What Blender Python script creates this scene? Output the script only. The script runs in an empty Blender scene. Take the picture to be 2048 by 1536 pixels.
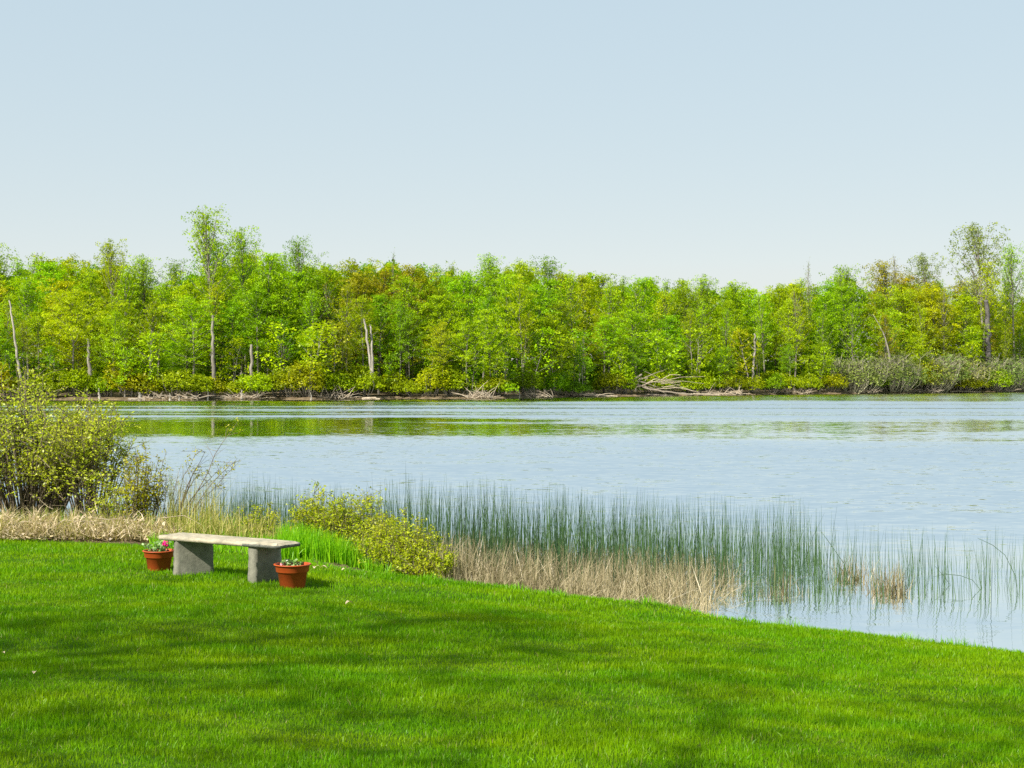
import bpy, math, random
import numpy as np
from mathutils import Vector, Matrix
R = math.radians
sc = bpy.context.scene
# ------------------------------------------------------------------ camera
F = 2958.0; HZ = 757.0; CZ = 2.6            # focal length in photo pixels, horizon row, eye height over the lake
cam_d = bpy.data.cameras.new('camera'); cam = bpy.data.objects.new('camera', cam_d)
sc.collection.objects.link(cam); sc.camera = cam
cam.location = (0, 0, CZ); cam.rotation_euler = (R(90), 0, 0)
cam_d.sensor_width = 36; cam_d.lens = 36 * F / 2048
cam_d.shift_y = -(768 - HZ) / 2048
cam_d.clip_start = 0.1; cam_d.clip_end = 6000
# ------------------------------------------------------------------ sky and sun
SUN_EL, SUN_AZ = R(42), math.atan2(-0.66, -0.75)
w = bpy.data.worlds.new('World'); sc.world = w; w.use_nodes = True
nt = w.node_tree; bg = nt.nodes['Background']
sky = nt.nodes.new('ShaderNodeTexSky'); sky.sky_type = 'NISHITA'; sky.sun_disc = False
sky.sun_elevation = SUN_EL; sky.sun_rotation = SUN_AZ
sky.air_density = 1.0; sky.dust_density = 0.35; sky.ozone_density = 1.3
hs = nt.nodes.new('ShaderNodeHueSaturation'); hs.inputs['Saturation'].default_value = 3.0; hs.inputs['Hue'].default_value = 0.485
gm = nt.nodes.new('ShaderNodeGamma'); gm.inputs[1].default_value = 0.12            # hazy air: evens out the sky's brightness
hz = nt.nodes.new('ShaderNodeVectorMath'); hz.operation = 'SCALE'; hz.inputs['Scale'].default_value = 4.3
nt.links.new(sky.outputs[0], gm.inputs[0]); nt.links.new(gm.outputs[0], hz.inputs[0]); nt.links.new(hz.outputs[0], hs.inputs['Color']); nt.links.new(hs.outputs[0], bg.inputs[0])
bg.inputs[1].default_value = 0.079
sl = bpy.data.lights.new('sun', 'SUN'); sl.energy = 5.0; sl.angle = R(0.6); sl.color = (1, 0.95, 0.86)
so = bpy.data.objects.new('sun', sl); sc.collection.objects.link(so)
sv = Vector((math.sin(SUN_AZ) * math.cos(SUN_EL), math.cos(SUN_AZ) * math.cos(SUN_EL), math.sin(SUN_EL)))
so.rotation_euler = sv.to_track_quat('Z', 'Y').to_euler(); so.location = sv * 60
vs = sc.view_settings; vs.view_transform = 'Standard'; vs.look = 'None'; vs.gamma = 1.0; vs.exposure = 0.95
cy = sc.cycles
cy.max_bounces = 7; cy.diffuse_bounces = 3; cy.glossy_bounces = 3; cy.transmission_bounces = 4; cy.transparent_max_bounces = 6
cy.use_denoising = False
cy.use_adaptive_sampling = False

# ------------------------------------------------------------------ helpers
def tag(o, label=None, cat=None, group=None, kind=None):
    if label: o['label'] = label
    if cat: o['category'] = cat
    if group: o['group'] = group
    if kind: o['kind'] = kind
    return o
def link(name, data, parent=None, loc=None, rz=None, scale=None):
    o = bpy.data.objects.new(name, data); sc.collection.objects.link(o)
    if parent: o.parent = parent
    if loc is not None: o.location = loc
    if rz is not None: o.rotation_euler = (0, 0, rz)
    if scale is not None: o.scale = scale
    return o
def X(px, D): return (px - 1024) / F * D
def Z(py, D): return CZ - (py - HZ) / F * D

class G:
    """collects quads / triangles with a tone per vertex"""
    def __init__(s): s.V = []; s.F = []; s.T = []; s.n = 0
    def add(s, V, Fc, tone=0.5):
        V = np.asarray(V, float).reshape(-1, 3); Fc = np.asarray(Fc, int)
        s.V.append(V); s.F.append(Fc + s.n); s.n += len(V)
        s.T.append(np.broadcast_to(np.asarray(tone, float), (len(V),)))
    def mesh(s, name, mat, smooth=False):
        me = bpy.data.meshes.new(name)
        V = np.concatenate(s.V); T = np.concatenate(s.T)
        idx = np.concatenate([f.ravel() for f in s.F])
        tot = np.concatenate([np.full(len(f), f.shape[1]) for f in s.F])
        st = np.concatenate([[0], np.cumsum(tot)[:-1]])
        me.vertices.add(len(V)); me.vertices.foreach_set('co', V.ravel())
        me.loops.add(len(idx)); me.loops.foreach_set('vertex_index', idx)
        me.polygons.add(len(tot)); me.polygons.foreach_set('loop_start', st); me.polygons.foreach_set('loop_total', tot)
        me.update(calc_edges=True)
        a = me.attributes.new('tone', 'FLOAT', 'POINT'); a.data.foreach_set('value', T)
        if smooth: me.polygons.foreach_set('use_smooth', np.ones(len(tot), bool))
        me.materials.append(mat); me.validate(); return me
def unit(v): return v / (np.linalg.norm(v, axis=-1, keepdims=True) + 1e-9)
def tube(g, P, r, sides=5, tone=0.5, cap=True):
    P = np.asarray(P, float); n = len(P); r = np.broadcast_to(np.asarray(r, float), (n,))
    T = unit(np.gradient(P, axis=0)); ref = np.array([0.31, 0.17, 0.93]) if abs(T[0][2]) < 0.9 else np.array([0.95, 0.2, 0.1])
    A = unit(np.cross(T, ref)); B = np.cross(T, A)
    th = np.arange(sides) * 2 * math.pi / sides
    V = P[:, None] + r[:, None, None] * (np.cos(th)[None, :, None] * A[:, None] + np.sin(th)[None, :, None] * B[:, None])
    i = np.arange(n - 1)[:, None] * sides; j = np.arange(sides)[None]; k = (j + 1) % sides
    q = np.stack([i + j, i + k, i + sides + k, i + sides + j], -1).reshape(-1, 4)
    g.add(V.reshape(-1, 3), q, tone)
    if cap and r[-1] > 0.01: g.add(V[-1], np.arange(sides)[None], tone)
def leaves(g, C, N, size, rng, aspect=0.55, tone=None, fold=0.0):
    """diamond leaves, centre C, normal N"""
    C = np.asarray(C, float); N = unit(np.asarray(N, float)); n = len(C)
    D = unit(np.cross(N, unit(rng.normal(size=(n, 3))))); S = np.cross(N, D)
    sz = np.broadcast_to(np.asarray(size, float), (n,))[:, None]
    V = np.stack([C - D * sz * .5, C + S * sz * .5 * aspect + D * sz * .05 , C + D * sz * .5, C - S * sz * .5 * aspect + D * sz * .05], 1)
    t = rng.random(n) if tone is None else np.broadcast_to(tone, (n,))
    g.add(V.reshape(-1, 3), np.arange(4 * n).reshape(n, 4), np.repeat(t, 4))
def strips(g, B, H, W, lean, bend, rng, tone, seg=3):
    """tapering blades; B base points, H height, W width, lean dir (n,2), bend amount"""
    n = len(B); az = rng.random(n) * 2 * math.pi; S = np.stack([np.cos(az), np.sin(az), 0 * az], -1)
    rows = []
    for k in range(seg + 1):
        t = k / seg
        c = B + np.stack([lean[:, 0] * (t * .3 + bend * t * t), lean[:, 1] * (t * .3 + bend * t * t), H * (t - 0.35 * np.minimum(bend, 1.5) * t * t * np.hypot(lean[:, 0], lean[:, 1]) / np.maximum(H, .01))], -1)
        wd = W * (1 - t ** 1.6) * .5 + W * .06
        rows.append(c - S * wd[:, None]); rows.append(c + S * wd[:, None])
    V = np.stack(rows, 1); m = 2 * (seg + 1); base = np.arange(n)[:, None] * m
    q = np.concatenate([base + np.array([[2 * k, 2 * k + 1, 2 * k + 3, 2 * k + 2]]) for k in range(seg)])
    g.add(V.reshape(-1, 3), q, np.repeat(tone, m))

# ------------------------------------------------------------------ materials
def newmat(name):
    m = bpy.data.materials.new(name); m.use_nodes = True; t = m.node_tree; t.nodes.clear()
    out = t.nodes.new('ShaderNodeOutputMaterial'); return m, t, out
def nd(t, kind, **kw):
    n = t.nodes.new('ShaderNode' + kind)
    for k, v in kw.items(): setattr(n, k, v)
    return n
def mixc(t, fac, a, b, mode='MIX'):
    n = nd(t, 'Mix', data_type='RGBA', blend_type=mode)
    for s, v in ((n.inputs[0], fac), (n.inputs[6], a), (n.inputs[7], b)):
        if isinstance(v, (int, float)): s.default_value = v
        elif isinstance(v, tuple): s.default_value = (*v, 1) if len(v) == 3 else v
        else: t.links.new(v, s)
    return n.outputs[2]
def math_n(t, op, a, b=None, c=None, clamp=False):
    n = nd(t, 'Math', operation=op, use_clamp=clamp)
    for s, v in zip(n.inputs, (a, b, c)):
        if v is None: continue
        if isinstance(v, (int, float)): s.default_value = v
        else: t.links.new(v, s)
    return n.outputs[0]
def noise(t, vec, scale, detail=3, rough=.5):
    n = nd(t, 'TexNoise'); n.inputs['Scale'].default_value = scale; n.inputs['Detail'].default_value = detail
    n.inputs['Roughness'].default_value = rough
    if vec is not None: t.links.new(vec, n.inputs['Vector'])
    return n
def mapr(t, v, a, b, c, d):
    n = nd(t, 'MapRange'); t.links.new(v, n.inputs[0])
    for i, x in enumerate((a, b, c, d)): n.inputs[i + 1].default_value = x
    return n.outputs[0]
def leaf_mat(name, ca, cb, trans=.4, objcol=False, gloss=.02, posvar=None):
    m, t, out = newmat(name)
    at = nd(t, 'Attribute', attribute_name='tone')
    col = mixc(t, at.outputs['Fac'], ca, cb)
    if posvar:
        sc_, cc, am = posvar
        ge = nd(t, 'NewGeometry'); nn = noise(t, ge.outputs['Position'], sc_, 3, .6)
        col = mixc(t, math_n(t, 'MULTIPLY', mapr(t, nn.outputs[0], .42, .62, 0, 1), am), col, cc)
    if objcol:
        oi = nd(t, 'ObjectInfo'); col = mixc(t, 1.0, col, oi.outputs['Color'], 'MULTIPLY')
    d = nd(t, 'BsdfDiffuse'); tr = nd(t, 'BsdfTranslucent'); gl = nd(t, 'BsdfGlossy'); gl.inputs['Roughness'].default_value = .45
    t.links.new(col, d.inputs[0])
    t.links.new(mixc(t, 1.0, col, (1.15, 1.25, .55), 'MULTIPLY'), tr.inputs[0])
    a = nd(t, 'MixShader'); a.inputs[0].default_value = trans; t.links.new(d.outputs[0], a.inputs[1]); t.links.new(tr.outputs[0], a.inputs[2])
    b = nd(t, 'MixShader'); b.inputs[0].default_value = gloss; t.links.new(a.outputs[0], b.inputs[1]); t.links.new(gl.outputs[0], b.inputs[2])
    t.links.new(b.outputs[0], out.inputs[0]); return m
def rough_mat(name, ca, cb, scale=6, stretch=(1, 1, 1), rough=.9, bump=.3, tone=False, spec=.2, coords='Object'):
    m, t, out = newmat(name)
    tc = nd(t, 'TexCoord'); mp = nd(t, 'Mapping'); mp.inputs['Scale'].default_value = stretch
    t.links.new(tc.outputs[coords], mp.inputs[0])
    n1 = noise(t, mp.outputs[0], scale, 6, .65)
    col = mixc(t, mapr(t, n1.outputs[0], .35, .65, 0, 1), ca, cb)
    if tone:
        at = nd(t, 'Attribute', attribute_name='tone'); col = mixc(t, 1.0, col, mixc(t, at.outputs['Fac'], (.6, .6, .6), (1.35, 1.3, 1.2)), 'MULTIPLY')
    p = nd(t, 'BsdfPrincipled'); p.inputs['Roughness'].default_value = rough; p.inputs['Specular IOR Level'].default_value = spec
    t.links.new(col, p.inputs['Base Color'])
    bu = nd(t, 'Bump'); bu.inputs['Strength'].default_value = bump; bu.inputs['Distance'].default_value = .02
    t.links.new(n1.outputs[0], bu.inputs['Height']); t.links.new(bu.outputs[0], p.inputs['Normal'])
    t.links.new(p.outputs[0], out.inputs[0]); return m

M = {}
M['crown'] = leaf_mat('tree_leaves', (.50, .60, .5), (1.22, 1.22, 1.2), .40, objcol=True, gloss=.012)
M['bark'] = rough_mat('bark', (.10, .085, .065), (.23, .21, .17), 3, (1, 1, .25), bump=.4)
M['pale_bark'] = rough_mat('pale_bark', (.16, .145, .115), (.29, .26, .215), 3, (1, 1, .3), bump=.3)
M['dark_bark'] = rough_mat('dark_bark', (.05, .045, .04), (.12, .11, .10), 3, (1, 1, .25), bump=.4)
M['drift'] = rough_mat('bleached_wood', (.21, .17, .125), (.37, .32, .25), 4, (1, 1, 1), bump=.4, tone=True)
M['twig'] = rough_mat('grey_twig', (.19, .185, .12), (.36, .35, .24), 6, tone=True)
M['shrub_stem'] = rough_mat('shrub_stem', (.06, .05, .04), (.22, .18, .13), 8, tone=True)
M['willow'] = leaf_mat('shrub_leaves', (.27, .34, .006), (.68, .74, .05), .5, gloss=.03, posvar=(1.6, (.36, .33, .01), .4))
M['willow_y'] = leaf_mat('yellow_shrub_leaves', (.20, .22, .004), (.50, .46, .02), .45, gloss=.02)
M['spirea'] = leaf_mat('low_shrub_leaves', (.22, .30, .002), (.47, .54, .008), .4, gloss=.02, posvar=(2.5, (.36, .28, .02), .4))
M['pale_leaf'] = leaf_mat('pale_leaves', (.20, .30, .08), (.42, .48, .20), .45)
M['lush'] = leaf_mat('lush_grass', (.10, .30, .003), (.30, .58, .006), .45)
M['straw'] = leaf_mat('straw', (.12, .095, .045), (.50, .42, .26), .3, gloss=.04)
M['heap'] = leaf_mat('heap_straw', (.27, .20, .11), (.74, .61, .40), .35, gloss=.04)
M['reed'] = leaf_mat('green_reed', (.016, .054, .018), (.060, .120, .032), .2, gloss=.05)
M['sedge'] = leaf_mat('mixed_sedge', (.17, .22, .01), (.60, .50, .20), .35)

# ------------------------------------------------------------------ terrain
EX = np.array([-60, -14, -10, -6.5, -4.9, -3.4, -2.45, -1.8, -.85, -.13, .41, .93, 1.58, 2.03, 2.84, 3.49, 4.09, 4.64, 8, 14, 60])
EY = np.array([24, 20.5, 19.4, 18.9, 18.5, 17.6, 17.0, 16.5, 16.35, 16.25, 15.85, 15.7, 15.65, 15.2, 14.6, 14.2, 13.8, 13.4, 11.2, 8, -5])
HX = np.array([-60, -6.5, -2.45, -.85, .93, 2.03, 3.49, 4.64, 60]); HZs = np.array([.6, .55, .5, .37, .25, .16, .11, .10, .1])
WX = np.array([-60, -6, -3, -1.5, .5, 1.5, 2.6, 60]); WW = np.array([5, 4.2, 3.8, 2.4, 1.0, .7, .45, .4])
SPX = np.array([-3000, -600, 0, 270, 640, 1024, 1200, 1500, 1760, 2048, 2600, 5000])
SD = np.array([150, 172, 175, 178, 183, 193, 212, 232, 255, 285, 345, 500])
SX = (SPX - 1024) / F * SD
def shore(x): return np.interp(x, SX, SD) + 1.1 * np.sin(x * .33) + .7 * np.sin(x * .87 + 1)
def edge(x): return np.interp(x, EX, EY)
def ground_z(x, y):
    x = np.asarray(x, float); y = np.asarray(y, float)
    e = edge(x); he = np.interp(x, HX, HZs); wd = np.interp(x, WX, WW)
    inside = he + (1.05 - he) * np.clip((e - y) / np.maximum(e, 6), 0, 1)
    inside = inside + .012 * np.sin(x * 1.3 + y * .7) + .010 * np.sin(y * 2.1 - x * .6)
    s = y - e; k = np.clip(s / wd, 0, 1)
    top = .55 * np.interp(x, [-4, -1], [1, 0])
    drop = np.where(k < top, 0.06 * k, 0.06 * top + (k - top) / (1 - top) * (he + .22))
    outside = he - drop - np.clip(s - wd, 0, 20) * .07
    near = np.where(s <= 0, inside, outside)
    t = y - shore(x)
    far = np.where(t < 0, np.maximum(-1.6, t * .25 - .05), np.minimum(.30, -.05 + t * .30) + .018 * np.clip(t, 0, 90))
    return np.where(y < 60, near, far)
def axis(parts):
    out = [np.linspace(a, b, n, endpoint=False) for a, b, n in parts]; return np.concatenate(out + [[parts[-1][1]]])
ax = axis([(-1500, -200, 10), (-200, -30, 60), (-30, -9, 40), (-9, 7, 190), (7, 30, 40), (30, 200, 60), (200, 1500, 10)])
ay = axis([(-300, -20, 8), (-20, 4, 24), (4, 22, 200), (22, 60, 40), (60, 160, 14), (160, 320, 130), (320, 2500, 14)])
gx, gy = np.meshgrid(ax, ay); gz = ground_z(gx, gy)
rngt = np.random.default_rng(5)
gz = gz + np.where((gy < 40) & (gy > edge(gx) + .05), rngt.normal(0, .012, gz.shape), 0)
g = G(); nx = len(ax); ny = len(ay)
i, j = np.meshgrid(np.arange(nx - 1), np.arange(ny - 1)); a = (j * nx + i).ravel()
s_ = gy - edge(gx)
zone = np.where(gy > 60, 1.0, np.clip(s_ / .25 + .1, 0, .6))      # 0 lawn, .6 bank soil, 1 forest floor
g.add(np.stack([gx, gy, gz], -1), np.stack([a, a + 1, a + nx + 1, a + nx], -1), zone.ravel())
m, t, out = newmat('ground')
ge = nd(t, 'NewGeometry'); at = nd(t, 'Attribute', attribute_name='tone')
n1 = noise(t, ge.outputs['Position'], 1.1, 5, .6); n2 = noise(t, ge.outputs['Position'], 28, 4, .7)
lawn = mixc(t, mapr(t, n1.outputs[0], .4, .6, 0, 1), (.040, .105, .004), (.085, .15, .006))
lawn = mixc(t, mapr(t, n2.outputs[0], .4, .62, 0, .6), lawn, (.025, .06, .004))
soil = mixc(t, mapr(t, n2.outputs[0], .4, .6, 0, 1), (.05, .037, .022), (.17, .125, .07))
wood = mixc(t, mapr(t, n1.outputs[0], .4, .6, 0, 1), (.10, .075, .045), (.20, .15, .09))
col = mixc(t, mapr(t, at.outputs['Fac'], .15, .45, 0, 1), lawn, soil)
col = mixc(t, mapr(t, at.outputs['Fac'], .7, .9, 0, 1), col, wood)
p = nd(t, 'BsdfPrincipled'); p.inputs['Roughness'].default_value = .95; p.inputs['Specular IOR Level'].default_value = .1
bu = nd(t, 'Bump'); bu.inputs['Distance'].default_value = .03; t.links.new(n2.outputs[0], bu.inputs['Height']); t.links.new(bu.outputs[0], p.inputs['Normal'])
t.links.new(col, p.inputs['Base Color']); t.links.new(p.outputs[0], out.inputs[0])
o = link('ground', g.mesh('ground', m, True)); tag(o, 'grassy lakeside ground dropping to the water and rising beyond it', 'ground', kind='structure')

# ------------------------------------------------------------------ water
m, t, out = newmat('water')
ge = nd(t, 'NewGeometry'); sp = nd(t, 'SeparateXYZ'); t.links.new(ge.outputs['Position'], sp.inputs[0])
mp1 = nd(t, 'Mapping'); mp1.inputs['Scale'].default_value = (.45, 1, 1); t.links.new(ge.outputs['Position'], mp1.inputs[0])
nA = noise(t, mp1.outputs[0], 5.0, 4, .65)        # ripples
nB = noise(t, mp1.outputs[0], .55, 3, .6)        # longer waves
mp2 = nd(t, 'Mapping'); mp2.inputs['Scale'].default_value = (.05, .09, 1); t.links.new(ge.outputs['Position'], mp2.inputs[0])
nC = noise(t, mp2.outputs[0], 1.0, 4, .6)        # wind patches
yd = math_n(t, 'ADD', sp.outputs[1], math_n(t, 'MULTIPLY', math_n(t, 'SUBTRACT', nC.outputs[0], .5), 45.0))
rp = nd(t, 'ValToRGB'); t.links.new(math_n(t, 'DIVIDE', yd, 200.0, clamp=True), rp.inputs[0])
e = rp.color_ramp.elements; e[0].position = 0.0; e[0].color = (.03,) * 3 + (1,); e[1].position = 1; e[1].color = (.5,) * 3 + (1,)
for pos, v in ((.085, .06), (.105, .35), (.125, .9), (.27, 1.0), (.31, .55), (.35, .18), (.43, .2), (.49, .6), (.62, .9), (.80, .8), (.88, .3)):
    x = e.new(pos); x.color = (v, v, v, 1)
amp = math_n(t, 'MULTIPLY', rp.outputs[0], mapr(t, math_n(t, 'ADD', sp.outputs[0], math_n(t, 'MULTIPLY', math_n(t, 'SUBTRACT', nC.outputs[0], .5), 60.0)), -25, 22, .72, 1.5))
va = nd(t, 'VectorMath', operation='SUBTRACT'); t.links.new(nA.outputs['Color'], va.inputs[0]); va.inputs[1].default_value = (.5, .5, .5)
vb = nd(t, 'VectorMath', operation='SUBTRACT'); t.links.new(nB.outputs['Color'], vb.inputs[0]); vb.inputs[1].default_value = (.5, .5, .5)
vb2 = nd(t, 'VectorMath', operation='SCALE'); t.links.new(vb.outputs[0], vb2.inputs[0]); vb2.inputs['Scale'].default_value = .30
vadd = nd(t, 'VectorMath', operation='ADD'); t.links.new(va.outputs[0], vadd.inputs[0]); t.links.new(vb2.outputs[0], vadd.inputs[1])
vs_ = nd(t, 'VectorMath', operation='MULTIPLY'); t.links.new(vadd.outputs[0], vs_.inputs[0]); vs_.inputs[1].default_value = (.33, .76, 0)
vm = nd(t, 'VectorMath', operation='SCALE'); t.links.new(vs_.outputs[0], vm.inputs[0]); t.links.new(amp, vm.inputs['Scale'])
# boat-wake swells: long straight ridges at a few distances
wk = math_n(t, 'ADD', sp.outputs[1], math_n(t, 'MULTIPLY', sp.outputs[0], .03))
wsum = None
for c0, wd_, am in ((101.0, 1.3, -.16), (106, 1.4, .07), (113, 2, .05), (122.0, 2.5, -.08), (130, 1.8, .15), (136, 3, -.06), (150, 3, .06), (160, 6, -.05)):
    dd = math_n(t, 'DIVIDE', math_n(t, 'SUBTRACT', wk, c0), wd_)
    b = math_n(t, 'MULTIPLY', math_n(t, 'EXPONENT', math_n(t, 'MULTIPLY', math_n(t, 'MULTIPLY', dd, dd), -1.0)), am)
    wsum = b if wsum is None else math_n(t, 'ADD', wsum, b)
wsum = math_n(t, 'ADD', wsum, math_n(t, 'MULTIPLY', amp, -.135)); cb = nd(t, 'CombineXYZ'); t.links.new(wsum, cb.inputs[1]); cb.inputs[2].default_value = 1
vn = nd(t, 'VectorMath', operation='ADD'); t.links.new(vm.outputs[0], vn.inputs[0]); t.links.new(cb.outputs[0], vn.inputs[1])
vz = nd(t, 'VectorMath', operation='NORMALIZE'); t.links.new(vn.outputs[0], vz.inputs[0])
gl = nd(t, 'BsdfGlossy'); gl.inputs['Roughness'].default_value = .02; gl.inputs[0].default_value = (.99, 1, .97, 1); t.links.new(vz.outputs[0], gl.inputs['Normal'])
df = nd(t, 'BsdfDiffuse'); df.inputs[0].default_value = (.035, .065, .06, 1)
fr = nd(t, 'Fresnel'); fr.inputs[0].default_value = 1.6
mx = nd(t, 'MixShader'); t.links.new(math_n(t, 'ADD', math_n(t, 'MULTIPLY', fr.outputs[0], 1.1), .56, clamp=True), mx.inputs[0])
t.links.new(df.outputs[0], mx.inputs[1]); t.links.new(gl.outputs[0], mx.inputs[2]); t.links.new(mx.outputs[0], out.inputs[0])
g = G(); g.add([(-900, -40, 0), (900, -40, 0), (900, 700, 0), (-900, 700, 0)], [[0, 1, 2, 3]])
o = link('lake_water', g.mesh('lake_water', m)); tag(o, 'pale blue rippled lake water reflecting the wood', 'water', kind='structure')

# ------------------------------------------------------------------ trees of the far wood
def tree_meshes(seed, H=18., W=4.6, base=.28, nl=46, style='round', leaf=.27, per=29, bark='bark', tr=.17, leanx=0):
    rng = np.random.default_rng(seed); gt = G(); gc = G()
    n = 9; tt = np.linspace(0, 1, n)
    wob = np.cumsum(rng.normal(0, .16, (n, 2)), 0) * tt[:, None]
    T = np.stack([wob[:, 0] + leanx * tt, wob[:, 1], tt * H * .93], -1)
    tube(gt, np.vstack([[T[0] - [0, 0, .5]], T]), np.concatenate([[tr * 1.35], tr * (1.15 - 1.0 * tt)]), 7)
    def on(f):
        return np.array([np.interp(f, tt, T[:, k]) for k in range(3)])
    for k in range(nl):
        f = base + (1 - base) * ((k + rng.random()) / nl) ** .9
        u = (f - base) / (1 - base)
        if style == 'round': prof = (math.sin(math.pi * min(1, u * .80 + .20)) ** .7) * .95 + .07
        elif style == 'up': prof = .32 + .68 * math.sin(math.pi * min(1, u * .7 + .28)) ** 1.2
        else: prof = (1 - u) ** .8 * .9 + .12
        L = W * prof * rng.uniform(.65, 1.1)
        az = rng.random() * 6.283; el = R({'round': 12 + 48 * u, 'up': 38 + 38 * u, 'cone': 5 + 20 * u}[style] + rng.normal(0, 9))
        d = np.array([math.cos(az) * math.cos(el), math.sin(az) * math.cos(el), math.sin(el)])
        s = np.linspace(0, 1, 5)[:, None]; P0 = on(f * .93 / .93 if f < .99 else .99)
        up = np.array([0, 0, 1.]); P = P0 + d * L * s + up * (L * .16 * s ** 2) + rng.normal(0, .05, (5, 3)) * L * .3 * s
        r0 = max(.02, tr * .45 * (1 - f * .6)); tube(gt, P, r0 * (1 - .8 * s[:, 0]), 4, cap=False)
        nsp = max(3, int(L * 2.3))
        for q in range(nsp):
            v = .25 + .80 * (q + rng.random()) / nsp
            c = np.array([np.interp(v, s[:, 0], P[:, kk]) for kk in range(3)])
            off = rng.normal(0, 1, 3) * np.array([1, 1, .35]) * ((.16 if style == 'round' else .09) * L + .12)
            c = c + off
            rr = rng.uniform(.45, .95) * (1.0 if style != 'up' else .7)
            nn = int(per * rng.uniform(.6, 1.4))
            ph = rng.random(nn) * 6.283; rad = np.sqrt(rng.random(nn)) * rr
            tilt = unit(np.array([d[0] * .35, d[1] * .35, 1.0]) + rng.normal(0, .18, 3))
            A = unit(np.cross(tilt, [1, .2, 0])); B = np.cross(tilt, A)
            C = c + A * (np.cos(ph) * rad)[:, None] + B * (np.sin(ph) * rad)[:, None] + tilt * rng.normal(0, .13, nn)[:, None]
            N = tilt + rng.normal(0, .55, (nn, 3))
            tn = np.clip(rng.uniform(.15, .85) + rng.normal(0, .18, nn), 0, 1)
            leaves(gc, C, N, leaf * rng.uniform(.6, 1.25, nn), rng, .6, tn)
    return gt.mesh('trunk', M[bark]), gc.mesh('crown', M['crown'])
def bush_meshes(seed, H=3.2, W=3.0, n=420, leaf=.26, stems=26, bare=False):
    rng = np.random.default_rng(seed); gs = G(); gc = G()
    lob = [(rng.uniform(-.55, .55) * W, rng.uniform(-.4, .4) * W, rng.uniform(.55, 1) * H, rng.uniform(.35, .6) * W) for _ in range(7)]
    for k in range(stems):
        l = lob[k % 7]; tip = np.array([l[0] + rng.normal(0, .3) * l[3], l[1] + rng.normal(0, .3) * l[3], l[2] * rng.uniform(.7, 1)])
        s = np.linspace(0, 1, 5)[:, None]; b = np.array([tip[0] * .3, tip[1] * .3, -.2])
        P = b + (tip - b) * s + np.array([tip[0], tip[1], 0]) * .25 * np.sin(s * 3.14) + rng.normal(0, .05, (5, 3)) * s
        tube(gs, P, .035 * (1 - .7 * s[:, 0]), 4, rng.random(), cap=False)
        if bare:
            for q in range(9):
                v = rng.uniform(.35, 1); c = np.array([np.interp(v, s[:, 0], P[:, kk]) for kk in range(3)])
                e_ = c + rng.normal(0, .35, 3) * [1, 1, .3] + [0, 0, .6]; tube(gs, [c, (c + e_) / 2 + rng.normal(0, .05, 3), e_], [.018, .014, .008], 3, rng.random(), cap=False)
    for k in range(n):
        l = lob[rng.integers(7)]; th = rng.random() * 6.283; ph = math.acos(rng.uniform(-.35, 1))
        rr = l[3] * rng.uniform(.75, 1.08); hh = l[2] * .45
        c = np.array([l[0] + rr * math.sin(ph) * math.cos(th), l[1] + rr * math.sin(ph) * math.sin(th), max(.25, l[2] - hh + hh * math.cos(ph) * rng.uniform(.85, 1.15))])
        nn = 8 if not bare else 3
        C = c + rng.normal(0, .20, (nn, 3)) * [1, 1, .6]; N = np.array([math.sin(ph) * math.cos(th) * .6, math.sin(ph) * math.sin(th) * .6, 1]) + rng.normal(0, .6, (nn, 3))
        leaves(gc, C, N, leaf * rng.uniform(.6, 1.3, nn), rng, .6, np.clip(rng.uniform(.1, .9) + rng.normal(0, .15, nn), 0, 1))
    return gs.mesh('stems', M['twig' if bare else 'bark']), gc.mesh('foliage', M['crown'])

VAR = {'round': [tree_meshes(10 + k, base=b, nl=nl, W=ww) for k, (b, nl, ww) in enumerate([(.18, 54, 5.0), (.28, 48, 4.6), (.33, 44, 5.4), (.10, 60, 4.8), (.24, 50, 4.3)])],
       'up': [tree_meshes(30 + k, base=b, nl=40, W=4.0, style='up', per=14, leaf=.25) for k, b in enumerate((.40, .5, .34))],
       'thin': [tree_meshes(40 + k, base=.55, nl=44, W=5.6, style='up', per=13, leaf=.25, tr=.20) for k in range(2)],
       'bare': [tree_meshes(50 + k, base=.4, nl=52, W=3.2, style='up', per=2, leaf=.26, bark='bark') for k in range(2)],
       'sapling': [tree_meshes(60 + k, H=7, W=2.3, base=.22, nl=20, leaf=.30, per=14, tr=.06, bark='pale_bark') for k in range(4)],
       'palelow': [tree_meshes(70 + k, base=.38, nl=40, W=4.6, bark='bark', tr=.15, leanx=l) for k, l in enumerate((-1.6, -.8))]}
BUSH = [bush_meshes(80 + k, H=h, W=ww) for k, (h, ww) in enumerate([(3.0, 3.0), (3.6, 2.6), (2.6, 3.4), (4.2, 3.0)])]
GREY = [bush_meshes(90 + k, H=3.6, W=3.0, n=800, stems=80, bare=True, leaf=.2) for k in range(2)]
SKX = [-200, 0, 60, 120, 150, 200, 230, 255, 290, 320, 350, 385, 470, 520, 560, 600, 630, 660, 740, 790, 830, 900, 960, 1020, 1060, 1090, 1120, 1180, 1200, 1240, 1300, 1350, 1400, 1440, 1500, 1540, 1580, 1650, 1690, 1750, 1790, 1830, 1860, 1890, 1920, 1960, 2010, 2048, 2300]
SKY = [510, 510, 506, 508, 520, 515, 512, 530, 528, 548, 548, 530, 495, 492, 498, 505, 532, 520, 514, 502, 520, 524, 540, 520, 520, 545, 530, 526, 545, 538, 546, 548, 560, 556, 562, 562, 552, 562, 540, 548, 540, 550, 552, 565, 560, 575, 575, 570, 560]
TINT = {'lime green': (.31, .445, .002), 'mid green': (.21, .345, .002), 'deep green': (.13, .26, .003), 'yellow-green': (.39, .46, .002),
        'olive yellow': (.34, .38, .003), 'rusty olive': (.35, .30, .008), 'grey-green': (.26, .31, .07)}
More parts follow.
